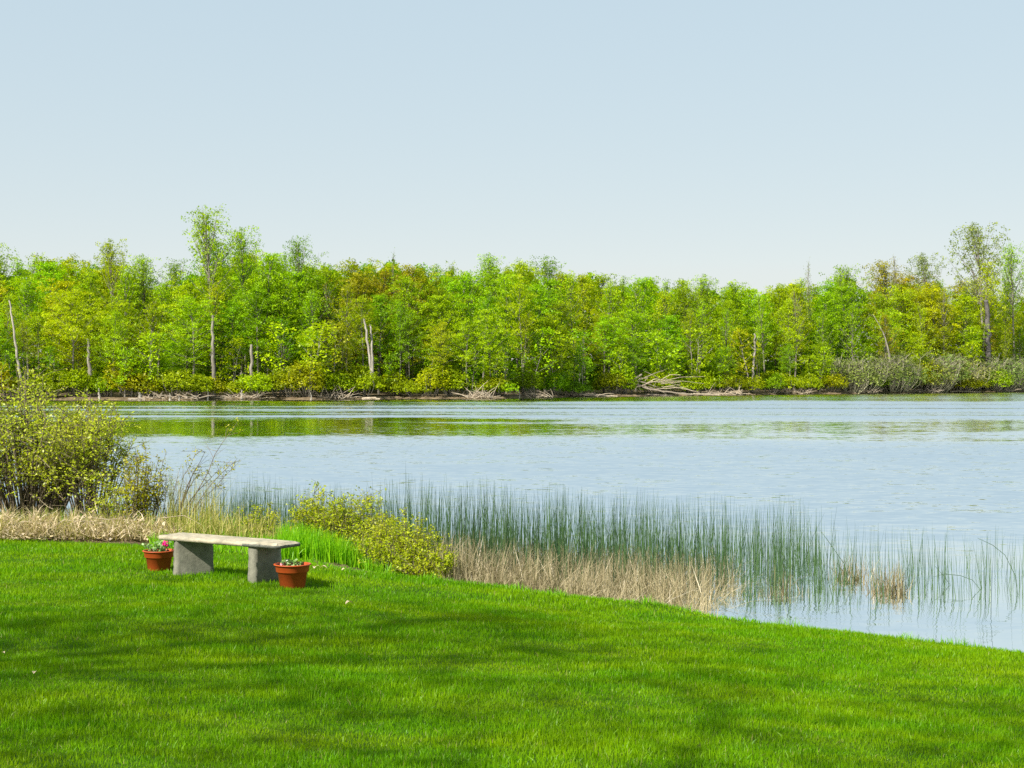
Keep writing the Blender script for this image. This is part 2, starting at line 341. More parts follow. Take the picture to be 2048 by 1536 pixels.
LAND = [(-40, 'photo\'s left edge'), (425, 'tallest wispy-topped tree'), (742, 'forked pair of pale trunks'), (960, 'upturned root mass'), (1290, 'fallen tree tangle'),
        (1510, 'broken white snag'), (1780, 'crooked bleached trunk'), (1985, 'thick dark trunk near the right edge')]
PLACED = []   # (px, kindword, object, tintword, group)
def put_tree(kind, var, px, D, H, tint, name='broadleaf_tree', rz=None, wscale=None, jit=.12, crown=True, trunk_mat=None):
    rnd = random.Random(int(px * 7 + D * 13)); x = X(px, D); z = float(ground_z(x, D)) - .05
    tr, cr = VAR[kind][var % len(VAR[kind])]; base = 7. if kind == 'sapling' else 18.
    root = link(name, None, loc=(x, D, z), rz=rnd.uniform(0, 6.28) if rz is None else rz)
    s = H / base; ws = (wscale or rnd.uniform(.85, 1.2)) * (s ** .8 if kind != 'sapling' else s); root.scale = (ws, ws, s)
    link('trunk', tr, root)
    c = link('crown', cr, root); b = TINT[tint]; j = [1 + rnd.uniform(-jit, jit) for _ in range(3)]
    c.color = (b[0] * j[0], b[1] * j[1], b[2] * j[2], 1)
    return root
def H_at(px, py, D): return Z(py, D) - float(ground_z(X(px, D), D))
def D_at(px, t): return float(shore(X(px, float(np.interp(px, SPX, SD))))) + t
def put_bush(px, t, kindlist, var, scale, tint, name, sy=1.0):
    rnd = random.Random(int(px * 3 + t * 11)); D = D_at(px, t); x = X(px, D)
    st, fo = kindlist[var % len(kindlist)]
    root = link(name, None, loc=(x, D, float(ground_z(x, D)) - .1), rz=rnd.uniform(0, 6.28), scale=(scale * sy, scale * sy, scale))
    link('stems', st, root); c = link('foliage', fo, root); b = TINT[tint]; c.color = (*[q * rnd.uniform(.88, 1.12) * .80 for q in b], 1)
    return root

rnd = random.Random(77)
def zone_tint(px, front):
    if 640 < px < 860: pool = ['olive yellow', 'rusty olive', 'yellow-green', 'mid green', 'rusty olive']
    elif px < 330: pool = ['yellow-green', 'olive yellow', 'lime green', 'mid green', 'yellow-green']
    elif px < 640: pool = ['lime green', 'lime green', 'mid green', 'yellow-green']
    elif px < 1300: pool = ['lime green', 'mid green', 'yellow-green', 'lime green', 'olive yellow']
    elif px < 1700: pool = ['lime green', 'lime green', 'yellow-green', 'mid green']
    else: pool = ['yellow-green', 'lime green', 'olive yellow', 'yellow-green', 'rusty olive']
    if front: pool = pool + ['mid green', 'lime green']
    return rnd.choice(pool)
# rows: (distance behind the waterline, spacing in photo pixels, px below the skyline range, group)
for row, (t0, sp_, lo, hi) in enumerate([(5, 62, 60, 150), (11, 64, 22, 85), (19, 58, 5, 45), (28, 52, -2, 20), (40, 52, -2, 14)]):
    px = -90 + row * 17
    while px < 2150:
        q = px + rnd.uniform(-14, 14); D = D_at(q, t0 + rnd.uniform(-2.2, 2.2))
        top = float(np.interp(q, SKX, SKY)) + rnd.uniform(lo, hi)
        kind = rnd.choice(['round', 'palelow', 'palelow', 'up'] if row == 0 else ['round', 'round', 'round', 'up'] if row < 3 else ['round', 'up', 'round', 'round', 'up', 'round', 'thin'])
        if kind == 'thin': top -= 14
        ti = zone_tint(q, row < 2)
        o = put_tree(kind, rnd.randrange(9), q, D, H_at(q, top, D), ti)
        if row < 2: PLACED.append((q, ['leafy tree at the waterside', 'tree just behind the waterside'][row], o, ti, ['trees along the far waterside', 'second row of trees on the far shore'][row], 'tree'))
        else: PLACED.append((q, ['third-row tree', 'fourth-row tree', 'rearmost-row skyline tree'][row - 2], o, ti, 'trees deep in the far wood', 'tree'))
        px += sp_ * rnd.uniform(.85, 1.15)
# far-off mass that closes the wood behind its rows
rng = np.random.default_rng(9); n = 95000
qx = rng.uniform(-260, 2300, n); dd = np.array([D_at(q, 0) for q in qx[::100]]); dd = np.interp(qx, np.sort(qx[::100]), dd[np.argsort(qx[::100])]) + rng.uniform(48, 62, n)
xx = X(qx, dd); gzv = ground_z(xx, dd); tp = np.interp(qx, SKX, SKY) + 34 + 10 * np.sin(qx * .11) + 8 * np.sin(qx * .047)
topz = CZ - (tp - HZ) / F * dd; zz = gzv + (topz - gzv) * rng.random(n) ** .8
nu = 40000; ux = rng.uniform(-260, 2300, nu); ud = np.interp(ux, np.sort(qx), dd[np.argsort(qx)]) - rng.uniform(2, 26, nu); uX = X(ux, ud)
xx = np.concatenate([xx, uX]); dd = np.concatenate([dd, ud]); zz = np.concatenate([zz, ground_z(uX, ud) + 4.5 * rng.random(nu) ** 1.3]); n += nu
g = G(); leaves(g, np.stack([xx, dd, zz], -1), rng.normal(0, .6, (n, 3)) + [0, -.3, 1], rng.uniform(.6, 1.3, n), rng, .7)
o = link('far_wood', g.mesh('far_wood', M['crown'])); o.color = (.15, .27, .005, 1)
tag(o, 'green mass of distant wood closing the gaps behind the far trees', 'woodland', kind='stuff')

# landmark trees
def hero(kind, var, px, t, py, tint, label, name='broadleaf_tree', wscale=None, rz=0):
    D = D_at(px, t); o = put_tree(kind, var, px, D, H_at(px, py, D), tint, name, rz, wscale, .05); tag(o, label, 'tree'); return o
hero('thin', 0, 427, 9, 436, 'lime green', 'tallest tree on the far shore, wispy crown high above the wood and bare grey trunk', wscale=.95)
hero('up', 0, 425, 6, 560, 'yellow-green', 'yellow-green tree in front of the tallest wispy tree, bright layered sprays')
hero('thin', 1, 492, 14, 470, 'lime green', 'thin-topped light green tree right beside the tallest tree', wscale=.7)
hero('thin', 1, 1968, 12, 460, 'grey-green', 'tall airy two-topped tree rising above the wood near the right edge', wscale=1.0)
hero('up', 1, 1965, 8, 520, 'yellow-green', 'yellow-green tree with a thick dark trunk near the right edge', wscale=1.0)
hero('thin', 0, 2030, 14, 505, 'lime green', 'airy light green tree cut by the right edge of the wood', wscale=.8)
hero('bare', 0, 1790, 25, 505, 'rusty olive', 'brown nearly leafless treetop sticking out above the wood', 'sparse_tree', wscale=.8)
hero('thin', 1, 1858, 30, 518, 'grey-green', 'pale grey-green round treetop showing behind the brown leafless one', wscale=.8)
hero('bare', 1, 1618, 26, 515, 'grey-green', 'slender grey-green spire-shaped tree above a low part of the wood', 'sparse_tree', wscale=.45)
hero('bare', 1, 788, 32, 496, 'mid green', 'small pointed treetop poking above the middle-left of the wood', 'sparse_tree', wscale=.45)
hero('thin', 0, 605, 20, 492, 'mid green', 'dark twiggy treetop with gaps of sky, right of the brightest lime tree', wscale=.7)
hero('round', 1, 530, 10, 495, 'lime green', 'brightest lime green tree, tall and full, left half of the wood')
hero('thin', 1, 228, 24, 492, 'olive yellow', 'twiggy half-bare treetop over the left of the wood', wscale=.7)
hero('bare', 0, 655, 16, 560, 'rusty olive', 'rust-tinted half-bare tree between the lime tree and forked trunks', 'sparse_tree', wscale=.8)
hero('bare', 1, 1890, 10, 575, 'rusty olive', 'pinkish brown half-bare tree left of the thick dark trunk', 'sparse_tree', wscale=.9)
hero('bare', 0, 1590, 9, 575, 'rusty olive', 'reddish olive half-bare tree right of the broken white snag', 'sparse_tree', wscale=.9)
hero('palelow', 0, 1048, 4.5, 560, 'yellow-green', 'yellow-green tree on a slim pale trunk leaning left above the brush', wscale=.8)
hero('palelow', 1, 820, 5, 610, 'mid green', 'mid green tree on a thin pale trunk right of the forked trunks', wscale=.7)
hero('round', 2, 145, 4, 575, 'yellow-green', 'big olive-crowned tree with a broad dark trunk behind the near left shrub')

def woody(name, mat, lines, label, cat, parts=None, group=None):
    """a bare trunk or stick thing: lines = list of (points in (px,py,D), r0, r1)"""
    root_pt = lines[0][0][0]; base = np.array([X(root_pt[0], root_pt[2]), root_pt[2], Z(root_pt[1], root_pt[2])])
    root = link(name, None, loc=base); tag(root, label, cat, group)
    for i, (pts, r0, r1) in enumerate(lines):
        P = np.array([(X(a, c), c, Z(b, c)) for a, b, c in pts]) - base
        k = np.linspace(0, 1, len(P)); kk = np.linspace(0, 1, 4 * len(P)); PP = np.stack([np.interp(kk, k, P[:, q]) for q in range(3)], -1)
        rr = random.Random(i + int(root_pt[0])); PP += np.array([[rr.gauss(0, r0 * .25) for _ in range(3)] for _ in kk])
        gg = G(); tube(gg, PP, r0 + (r1 - r0) * kk, 7, rr.random()); link('trunk' if i == 0 else 'branch', gg.mesh(name, M[mat]), root)
    return root
d = D_at(742, 1.6)
woody('bare_trunk', 'pale_bark', [([(746, 770, d), (741, 725, d), (733, 668, d), (728, 640, d + 2.5)], .20, .11), ([(746, 765, d), (745, 725, d), (743, 690, d), (742, 650, d + 2.5)], .19, .10)],
      'forked pair of pale trunks rising from one foot behind rounded shrubs', 'tree trunk')
d = D_at(1510, 2.)
woody('broken_snag', 'pale_bark', [([(1504, 784, d), (1506, 740, d), (1509, 700, d), (1510, 666, d)], .22, .13), ([(1508, 700, d), (1500, 690, d), (1496, 680, d)], .06, .03), ([(1509, 690, d), (1517, 672, d)], .05, .02)],
      'broken white snag with a splintered top standing over the brush', 'dead tree')
d = D_at(1780, 1.5)
woody('bleached_trunk', 'pale_bark', [([(1786, 782, d), (1784, 745, d), (1777, 705, d), (1768, 670, d), (1756, 645, d), (1745, 628, d)], .20, .06), ([(1768, 668, d), (1758, 650, d), (1762, 630, d)], .05, .02)],
      'crooked bleached trunk bending left, without leaves, in front of grey shrubs', 'dead tree')
d = D_at(30, 1.5)
woody('leaning_trunk', 'pale_bark', [([(45, 800, d), (38, 740, d), (32, 690, d), (25, 640, d), (18, 600, d + 1)], .2, .08)], 'pale leaning trunk at the far left behind the near shrub', 'tree trunk')
d = D_at(1975, 5)
woody('dark_trunk', 'dark_bark', [([(1977, 730, d), (1976, 690, d), (1974, 640, d), (1972, 600, d)], .55, .40)], 'thick dark trunk near the right edge above the grey shrubs', 'tree trunk')
for q, a, b, lab in ((428, 790, 630, 'straight grey trunk under the tallest wispy tree'), (180, 750, 680, 'short grey trunk showing left of the small orange sapling'), (505, 775, 690, 'dark trunk just right of the grey shrubs below the tallest tree')):
    d = D_at(q, 1.8); woody('bare_trunk', 'bark', [([(q, a, d), (q - 2, (a + b) / 2, d), (q - 3, b, d)], .24, .16)], lab, 'tree trunk')
# fallen tree
d = D_at(1290, -.3)
L = [([(1214, 791, d - .4), (1240, 776, d), (1262, 765, d), (1284, 748, d + .3)], .24, .14), ([(1262, 765, d), (1300, 778, d), (1340, 784, d), (1385, 789, d)], .14, .08)]
for k in range(26):
    a = rnd.uniform(1255, 1330); b = rnd.uniform(755, 784); e1 = a + rnd.uniform(-30, 95); e2 = b + rnd.uniform(-22, 20)
    L.append(([(a, b, d + rnd.uniform(-.6, .8)), ((a + e1) / 2, min((b + e2) / 2 - rnd.uniform(0, 10), 788), d), (e1, min(e2, 792), d + rnd.uniform(-1, 1))], rnd.uniform(.04, .08), .02))
woody('fallen_tree', 'drift', L, 'fallen bleached tree with tangled branches lying at the far waterline', 'fallen tree')
def stick_pile(px0, px1, n, up, lab, nm='brush_pile'):
    dq = D_at((px0 + px1) / 2, 0); cx = (px0 + px1) / 2; base = np.array([X(cx, dq), dq, .0]); gg = G(); rr = random.Random(int(px0))
    for k in range(n):
        p0 = np.array([X(rr.uniform(px0, px1), dq) - base[0], rr.uniform(-.6, .9), rr.uniform(.05, .35)])
        v = np.array([rr.gauss(0, 1.1), rr.gauss(0, .4), abs(rr.gauss(0, up))]); tube(gg, [p0, p0 + v * .5 + [0, 0, .1], p0 + v], [.05, .035, .015], 4, rr.random(), cap=False)
    root = link(nm, gg.mesh(nm, M['drift']), loc=base); tag(root, lab, 'brush pile', 'dead brush heaps along the far waterline'); return root
stick_pile(935, 985, 60, .9, 'upturned root mass, pinkish grey, at the waterline left of centre')
stick_pile(640, 700, 46, .8, 'heap of grey dead branches at the waterline left of the forked trunks')
stick_pile(1030, 1110, 46, .45, 'low brown brush at the waterline under the slim pale leaning trunk')
stick_pile(1120, 1200, 46, .40, 'low brown brush at the waterline just left of the fallen tree')
stick_pile(1400, 1500, 70, .6, 'long heap of dry sticks left of the broken white snag')
stick_pile(1540, 1620, 50, .5, 'dark brush at the waterline just right of the broken snag')
stick_pile(1680, 1760, 54, .5, 'dry brush heap just left of the crooked bleached trunk')
stick_pile(1800, 1880, 50, .4, 'low brush right of the crooked bleached trunk')
stick_pile(1975, 2030, 50, .5, 'pinkish brush heap at the waterline below the thick dark trunk')
stick_pile(290, 400, 60, .4, 'low brown brush on the beach between the white stumps')
stick_pile(450, 520, 46, .4, 'dark brush at the waterline right of the straight grey trunk')
for k, (a, b, lab) in enumerate([(1170, 1235, 'pale log lying flat at the water just left of the fallen tree'), (1262, 1345, 'long bleached log under the fallen tree'), (1345, 1440, 'pale log along the water right of the fallen tree'),
                                 (725, 760, 'short white log at the waterline below the forked trunks'), (1900, 1960, 'tan log along the waterline below the thick dark trunk'), (255, 290, 'low log at the left end of the visible beach')]):
    d = D_at((a + b) / 2, -.9); y0 = HZ + CZ * F / d; woody('driftwood_log', 'drift', [([(a, y0 - 2, d), ((a + b) / 2, y0 - 3.2, d), (b, y0 - 1.5, d)], .16, .10)], lab, 'log', group='logs along the far waterline')
for q, h, r, lab in ((198, 22, .13, 'white stump showing just above the near left shrub'), (280, 15, .22, 'broad pale stump at the left end of the far beach'), (340, 14, .12, 'small white stump on the beach between the broad stump and the post'),
                     (415, 28, .09, 'thin white post-like stump on the far beach'), (484, 20, .16, 'grey forked stump by the dark gap in the shrubs'), (622, 14, .08, 'thin pale stick standing in the water below the lime trees'), (1038, 17, .07, 'short white stick standing in the water left of centre'), (358, 10, .08, 'tiniest pale stub on the beach, next to the small white stump')):
    d = D_at(q, -.2); y0 = HZ + CZ * F / d; woody('tree_stump', 'pale_bark', [([(q, y0, d), (q + 1, y0 - h * .5, d), (q - 1, y0 - h, d)], r * 1.4, r * .5)], lab, 'stump', group='stumps on the far beach')

# shrubs and saplings on the far shore
for k, px in enumerate(list(range(-60, 1700, 40)) + list(range(1700, 2130, 26))):
    q = px + rnd.uniform(-14, 14)
    if 1150 < q < 1220 or 905 < q < 1000 and k % 2: continue
    if q > 1690 and k % 3 != 1 or 430 < q < 500 and k % 2 == 0:
        o = put_bush(q, rnd.uniform(2, 4), GREY, k, rnd.uniform(1.1, 1.4) * (1.45 if q > 1600 else 1.0), 'grey-green', 'twiggy_shrub', 1.25); ti = 'grey'
        PLACED.append((q, 'half-bare twiggy shrub', o, ti, 'shrubs along the far shore', 'shrub'))
    else:
        ti = rnd.choice(['yellow-green', 'olive yellow', 'lime green', 'olive yellow', 'yellow-green'] if not 1020 < q < 1180 else ['deep green', 'mid green'])
        s = rnd.uniform(.8, 1.25) * (1.3 if q > 1550 else 1.0)
        o = put_bush(q, rnd.uniform(1.6, 3.6), BUSH, rnd.randrange(9), s, ti, 'shore_shrub', 1.05)
        PLACED.append((q, 'rounded shrub at the waterline', o, ti, 'shrubs along the far shore', 'shrub'))
sap = [(175, 700, 'olive yellow'), (560, 640, 'yellow-green'), (618, 640, 'yellow-green'), (668, 640, 'rusty olive'), (945, 682, 'mid green'), (1008, 662, 'mid green'), (985, 700, 'lime green'), (1068, 650, 'lime green'),
       (1105, 640, 'lime green'), (1165, 655, 'mid green'), (1240, 690, 'lime green'), (1330, 660, 'lime green'), (1392, 650, 'lime green'), (1440, 700, 'lime green'), (1500, 655, 'olive yellow'), (1640, 690, 'lime green'), (860, 690, 'mid green'),
       (250, 690, 'lime green'), (300, 660, 'lime green'), (95, 690, 'mid green'), (20, 680, 'mid green'), (1850, 690, 'lime green'), (1930, 680, 'yellow-green'), (1720, 690, 'lime green'), (470, 670, 'yellow-green'), (780, 700, 'mid green')]
for k, (q, py, ti) in enumerate(sap):
    d = D_at(q, rnd.uniform(2.5, 4)); o = put_tree('sapling', k, q, d, H_at(q, py, d) * .97, ti, 'sapling', None, rnd.uniform(.9, 1.2)); PLACED.append((q, 'slender sapling', o, ti, 'saplings along the far shore', 'sapling'))
# every far thing is told by its colour, kind and rank from a landmark
ORD = ['first', 'second', 'third', 'fourth', 'fifth', 'sixth', 'seventh', 'eighth', 'ninth', 'tenth', 'eleventh', 'twelfth']
buckets = {}
for q, kw, o, ti, gr, cat in PLACED:
    lm = min(range(len(LAND)), key=lambda i: abs(LAND[i][0] - q)); side = 'right' if q >= LAND[lm][0] else 'left'
    buckets.setdefault((kw, lm, side), []).append((abs(q - LAND[lm][0]), q, o, ti, gr, cat))
for (kw, lm, side), L in buckets.items():
    for r_, (_, q, o, ti, gr, cat) in enumerate(sorted(L, key=lambda v: v[0])):
        tag(o, f'{ti} {kw.replace("leafy tree at the waterside", "waterside tree").replace("tree just behind the waterside", "second-row tree").replace("rounded shrub at the waterline", "rounded shrub")}, {ORD[r_]} {side} of the {LAND[lm][1]}', cat, gr)
# ------------------------------------------------------------------ near shrubs
def near_shrub(name, px, D, stems, H, spread, leaf, mat, label, seed, twigs=9, lv=9, bare=.35, lean=(0, 0), r=.012, cat='shrub', stem_mat='shrub_stem', up=.25, dz=0, group=None, foot=.25):
    rng = np.random.default_rng(seed); gs = G(); gl_ = G(); CC = []; NN = []
    for k in range(stems):
        az = rng.random() * 6.283; sp = spread * math.sqrt(rng.random()); h = H * (1 - .38 * (sp / max(spread, .01)) ** 2) * rng.uniform(.6, 1.08)
        b = np.array([math.cos(az) * sp * foot, math.sin(az) * sp * foot, -.08])
        tip = np.array([math.cos(az) * sp + lean[0], math.sin(az) * sp + lean[1], h])
        s = np.linspace(0, 1, 7)[:, None]; P = b + (tip - b) * (s * [1, 1, 1]) + np.array([0, 0, h * .12]) * np.sin(s * 3.14) + np.cumsum(rng.normal(0, .018, (7, 3)), 0) * H * .5
        tn = rng.random(); tube(gs, P, r * rng.uniform(.6, 1.2) * (1 - .8 * s[:, 0]), 4, tn, cap=False)
        for q in range(twigs):
            v = rng.uniform(bare * .8, 1); c = np.array([np.interp(v, s[:, 0], P[:, kk]) for kk in range(3)])
            dr = unit(rng.normal(0, 1, 3) * [1, 1, .5] + [0, 0, up * 2]); l = H * rng.uniform(.07, .2)
            e2 = c + dr * l; mid = (c + e2) / 2 + rng.normal(0, .01, 3); tube(gs, [c, mid, e2], [r * .35, r * .25, r * .12], 3, tn, cap=False)
            if v > bare:
                a = rng.random(lv)[:, None]; CC.append(c + (e2 - c) * a + rng.normal(0, leaf * .55, (lv, 3))); NN.append(rng.normal(0, .75, (lv, 3)) + [0, 0, .8])
    x = X(px, D) if px is not None else 0
    root = link(name, None, loc=(x, D, float(ground_z(x, D)) + dz)); tag(root, label, cat, group)
    link('stems', gs.mesh('stems', M[stem_mat]), root)
    if CC:
        C = np.concatenate(CC); N = np.concatenate(NN); leaves(gl_, C, N, leaf * rng.uniform(.6, 1.3, len(C)), rng, .5); link('foliage', gl_.mesh('foliage', M[mat]), root)
    return root
near_shrub('willow_shrub', 60, 20.6, 150, 2.12, 1.3, .046, 'willow', 'big leafy shrub with dark bare lower stems at the left, in front of the lake', 1, twigs=13, lv=11, bare=.42, r=.016)
near_shrub('willow_shrub', -150, 20.9, 100, 2.15, 1.2, .046, 'willow', 'part of a leafy shrub cut by the left edge, beside the big one', 2, twigs=12, lv=10, bare=.4, r=.016)
near_shrub('willow_shrub', 182, 20.2, 64, 1.85, .66, .045, 'willow', 'rounded bright right shoulder shrub against the big left shrub', 3, twigs=11, lv=10, bare=.45, r=.012)
near_shrub('willow_shrub', 272, 19.9, 34, 1.15, .36, .045, 'willow_y', 'small upright yellow-green shrub between the big shrub and the bent sapling', 4, twigs=10, lv=9, bare=.12, r=.009)
near_shrub('willow_shrub', 225, 19.6, 22, .75, .35, .036, 'willow', 'low green bush at the right foot of the big left shrub', 14, twigs=9, lv=7, bare=.1, r=.008)
near_shrub('young_sapling', 300, 20.0, 5, 1.28, .10, .036, 'willow_y', 'thin sapling with yellow leaf tufts just right of the upright shrub', 5, twigs=12, lv=8, bare=.55, lean=(.18, 0), r=.010, cat='sapling')
near_shrub('young_sapling', 345, 20.0, 9, 1.62, .34, .038, 'willow_y', 'bent bare-stemmed sapling with yellow leaves at its tips over the water', 6, twigs=7, lv=7, bare=.72, lean=(.62, 0), r=.010, cat='sapling')
near_shrub('young_sapling', 330, 20.2, 14, .95, .3, .03, 'pale_leaf', 'wispy pale twigs around the foot of the bent sapling', 7, twigs=9, lv=2, bare=.6, lean=(.2, 0), r=.006, cat='sapling', stem_mat='drift')
near_shrub('young_sapling', 606, 18.6, 4, 1.05, .10, .045, 'pale_leaf', 'slender pale-leaved sapling rising above the low bushes behind the bench', 8, twigs=8, lv=6, bare=.6, lean=(.18, 0), r=.008, cat='sapling')
near_shrub('low_bush', 712, 18.3, 120, 1.15, .60, .035, 'spirea', 'tallest of the low yellow-green bushes right of the bench', 9, twigs=11, lv=9, bare=.08, r=.006, foot=.7, group='low yellow-green bushes on the bank')
near_shrub('low_bush', 655, 18.4, 80, 1.0, .5, .040, 'spirea', 'low yellow-green bush behind the lush grass clump', 10, twigs=11, lv=9, bare=.08, r=.006, foot=.7, group='low yellow-green bushes on the bank')
near_shrub('low_bush', 805, 17.3, 110, .82, .52, .034, 'spirea', 'rounded yellow-green bush between the lush grass and dead cattails', 11, twigs=11, lv=9, bare=.05, r=.006, foot=.7, group='low yellow-green bushes on the bank')
near_shrub('low_bush', 760, 17.6, 80, .80, .48, .034, 'spirea', 'middle low bush below the tallest one', 12, twigs=11, lv=9, bare=.05, r=.006, foot=.7, group='low yellow-green bushes on the bank')
near_shrub('low_bush', 846, 16.9, 70, .52, .38, .036, 'spirea', 'smallest yellow bush at the lawn edge touching the dead cattails', 13, twigs=10, lv=9, bare=.05, r=.006, foot=.7, group='low yellow-green bushes on the bank')
near_shrub('low_bush', 520, 19.4, 30, .6, .3, .036, 'spirea', 'thin low bush behind the middle of the bench', 15, twigs=9, lv=7, bare=.1, r=.006, foot=.7, group='low yellow-green bushes on the bank')

# ------------------------------------------------------------------ grasses, reeds, straw (stuff)
def scatter(n, px0, px1, y0, y1, rng): q = rng.uniform(px0, px1, n); D = rng.uniform(y0, y1, n); return X(q, D), D
def blades(name, mat, parts, label, cat, seed, seg=3):
    rng = np.random.default_rng(seed); g = G()
    for (n, px0, px1, y0, y1, h0, h1, w0, ln, bend, onwater) in parts:
        x, y = scatter(n, px0, px1, y0, y1, rng); z = ground_z(x, y)
        if onwater: z = np.minimum(z, 0) - .02
        cl = rng.normal(0, .5, n)
        H = rng.uniform(h0, h1, n); az = rng.random(n) * 6.283; l = np.abs(rng.normal(0, ln, n)) * H
        strips(g, np.stack([x, y, z], -1), H, w0 * rng.uniform(.6, 1.3, n), np.stack([np.cos(az) * l, np.sin(az) * l], -1), bend * rng.uniform(.3, 1.6, n), rng, rng.random(n), seg)
    o = link(name, g.mesh(name, M[mat])); tag(o, label, cat, kind='stuff'); return o
# density of the bulrushes follows clumps
def reeds(name, n, px0, px1, y0, y1, h0, h1, w0, label, seed, fall=None):
    rng = np.random.default_rng(seed); g = G(); q = []; 
    while len(q) < n:
        c = rng.uniform(px0, px1); k = int(rng.integers(1, 7)); wgt = 1.0 if fall is None else np.interp(c, fall[0], fall[1])
        if rng.random() < wgt: dc = rng.uniform(y0, y1); q += [(c + rng.normal(0, 13), dc + rng.normal(0, .25)) for _ in range(k)]
    q = np.array(q[:n]); y = q[:, 1]; x = X(q[:, 0], y); H = rng.uniform(h0, h1, n) * (.93 + .07 * np.sin(q[:, 0] * .021) ** 2)
    az = rng.random(n) * 6.283; l = np.abs(rng.normal(0, .10, n)) * H
    strips(g, np.stack([x, y, np.minimum(ground_z(x, y), 0) - .05 + 0 * x], -1), H + .1, w0 * rng.uniform(.7, 1.3, n), np.stack([np.cos(az) * l, np.sin(az) * l], -1), rng.uniform(0, 1.2, n), rng, rng.random(n), 4)
    o = link(name, g.mesh(name, M['reed'])); tag(o, label, 'reeds', kind='stuff'); return o
reeds('bulrush_bed', 4500, 740, 1660, 18.0, 23.0, .5, 1.62, .0115, 'dense dark green bulrushes standing in the shallows behind dead cattails', 21, ([740, 850, 1000, 1380, 1500, 1640], [.35, .8, 1, .85, .55, .35]))
reeds('bulrush_stems', 1300, 1500, 2120, 17.2, 21.8, .45, 1.35, .0095, 'sparse green bulrush stems in calm water at the right', 22, ([1540, 1700, 1950, 2120], [1, .9, .6, .4]))
reeds('bulrush_fringe', 1900, 400, 800, 20.5, 25.0, .8, 1.35, .010, 'thin bulrush stems behind the bench in open water', 23, ([400, 480, 800], [.3, .9, 1]))
blades('dead_cattails', 'straw', [(5200, 850, 1420, 16.6, 18.6, .3, .9, .012, .5, 1.2, True), (6200, 850, 1470, 17.8, 20.8, .40, .95, .011, .35, 1.0, True), (1300, 1400, 1620, 17.6, 20.0, .2, .6, .010, .5, 1.2, True), (2200, 880, 1180, 16.2, 17.0, .25, .55, .014, .4, 1.2, True),
       (700, 1200, 1440, 16.0, 17.0, .2, .5, .013, .5, 1.4, True), (500, 1430, 1560, 17.4, 19.0, .25, .6, .012, .3, 1, True)],
       'matted tan dead cattail leaves along the lawn edge', 'dead reeds', 31)
for k, (px, D, n, lab) in enumerate([(1705, 19.0, 110, 'tan dead reed clump farther out in the calm water'), (1778, 17.9, 150, 'tan dead reed clump nearer the lawn in the calm water'), (1560, 17.9, 50, 'narrow dark dead clump at the end of the cattail bed')]):
    rng = np.random.default_rng(40 + k); g = G(); B = np.stack([rng.normal(0, .12, n), rng.normal(0, .1, n), np.full(n, -.08)], -1); H = rng.uniform(.2, .5, n); az = rng.random(n) * 6.28; l = np.abs(rng.normal(0, .3, n)) * H
    strips(g, B, H, .010 * rng.uniform(.7, 1.4, n), np.stack([np.cos(az) * l, np.sin(az) * l], -1), rng.uniform(.3, 1.5, n), rng, rng.random(n) * .7, 3)
    o = link('reed_clump', g.mesh('reed_clump', M['straw']), loc=(X(px, D), D, 0)); tag(o, lab, 'reed clump', 'dead reed clumps in the water')
# arched single stems at the right
for k, (pts, lab) in enumerate([([(2036, 1190, 17.8), (2030, 1150, 17.8), (2010, 1110, 17.8), (1985, 1090, 17.8), (1955, 1076, 17.8)], 'single bulrush stem arching far to the left, rightmost in the water'),
                                ([(1966, 1172, 18.2), (1945, 1160, 18.2), (1920, 1151, 18.2), (1890, 1148, 18.2), (1865, 1154, 18.2)], 'low bulrush stem bent over almost flat on the calm water'),
                                ([(1905, 1172, 18.6), (1890, 1155, 18.6), (1868, 1130, 18.6)], 'short stem leaning left beside the flat bent one'),
                                ([(1700, 1180, 18.0), (1690, 1130, 18.0), (1655, 1080, 18.0), (1640, 1060, 18.1)], 'long stem leaning left through the farther tan clump')]):
    P = np.array([(X(a, c), c, Z(b, c)) for a, b, c in pts]); P[0][2] = -.04; b0 = P[0].copy(); b0[2] = 0; g = G(); tube(g, P - b0, [.0035] * (len(P) - 1) + [.002], 5, .4)
    o = link('bent_reed', g.mesh('bent_reed', M['reed']), loc=b0); tag(o, lab, 'reed', 'bent single reeds')
blades('bank_grass', 'sedge', [(4600, -80, 620, 18.8, 21.2, .12, .42, .010, .5, 1.2, False), (1700, 330, 800, 18.6, 21.0, .2, .6, .009, .35, 1.0, False), (1600, 640, 900, 17.9, 19.2, .2, .6, .008, .3, 1, False),
       (260, 330, 440, 19.4, 20.6, .5, 1.0, .006, .22, .7, False)], 'mixed tan and green wild grass on the bank between lawn and lake', 'wild grass', 32)
blades('lush_grass', 'lush', [(2600, 560, 740, 17.1, 18.2, .18, .42, .010, .25, .8, False), (500, 520, 600, 17.0, 17.6, .12, .3, .010, .25, .8, False), (1800, 300, 600, 17.4, 19.2, .06, .20, .010, .4, 1, False), (1300, -80, 560, 19.3, 20.8, .12, .38, .011, .3, 1, False), (400, 730, 800, 16.8, 17.2, .08, .2, .010, .3, .8, False)],
       'clump of tall bright green grass right behind the bench', 'tall grass', 33)
rng = np.random.default_rng(61); g = G(); n = 5200; x = rng.uniform(-2.6, 8, n); cl = np.sin(x * 5.1) + np.sin(x * 13.7 + 1) + rng.normal(0, .4, n); H = .045 + .045 * np.clip(cl, 0, 2) * rng.random(n) ; y = edge(x) + rng.normal(0, .07, n)
az = rng.random(n) * 6.283; l = np.abs(rng.normal(.35, .3, n)) * H
strips(g, np.stack([x, y, ground_z(x, y) - .005], -1), H, rng.uniform(.005, .009, n), np.stack([np.cos(az) * l, np.sin(az) * l], -1), rng.uniform(.2, 1.8, n), rng, rng.random(n) * .8, 3)
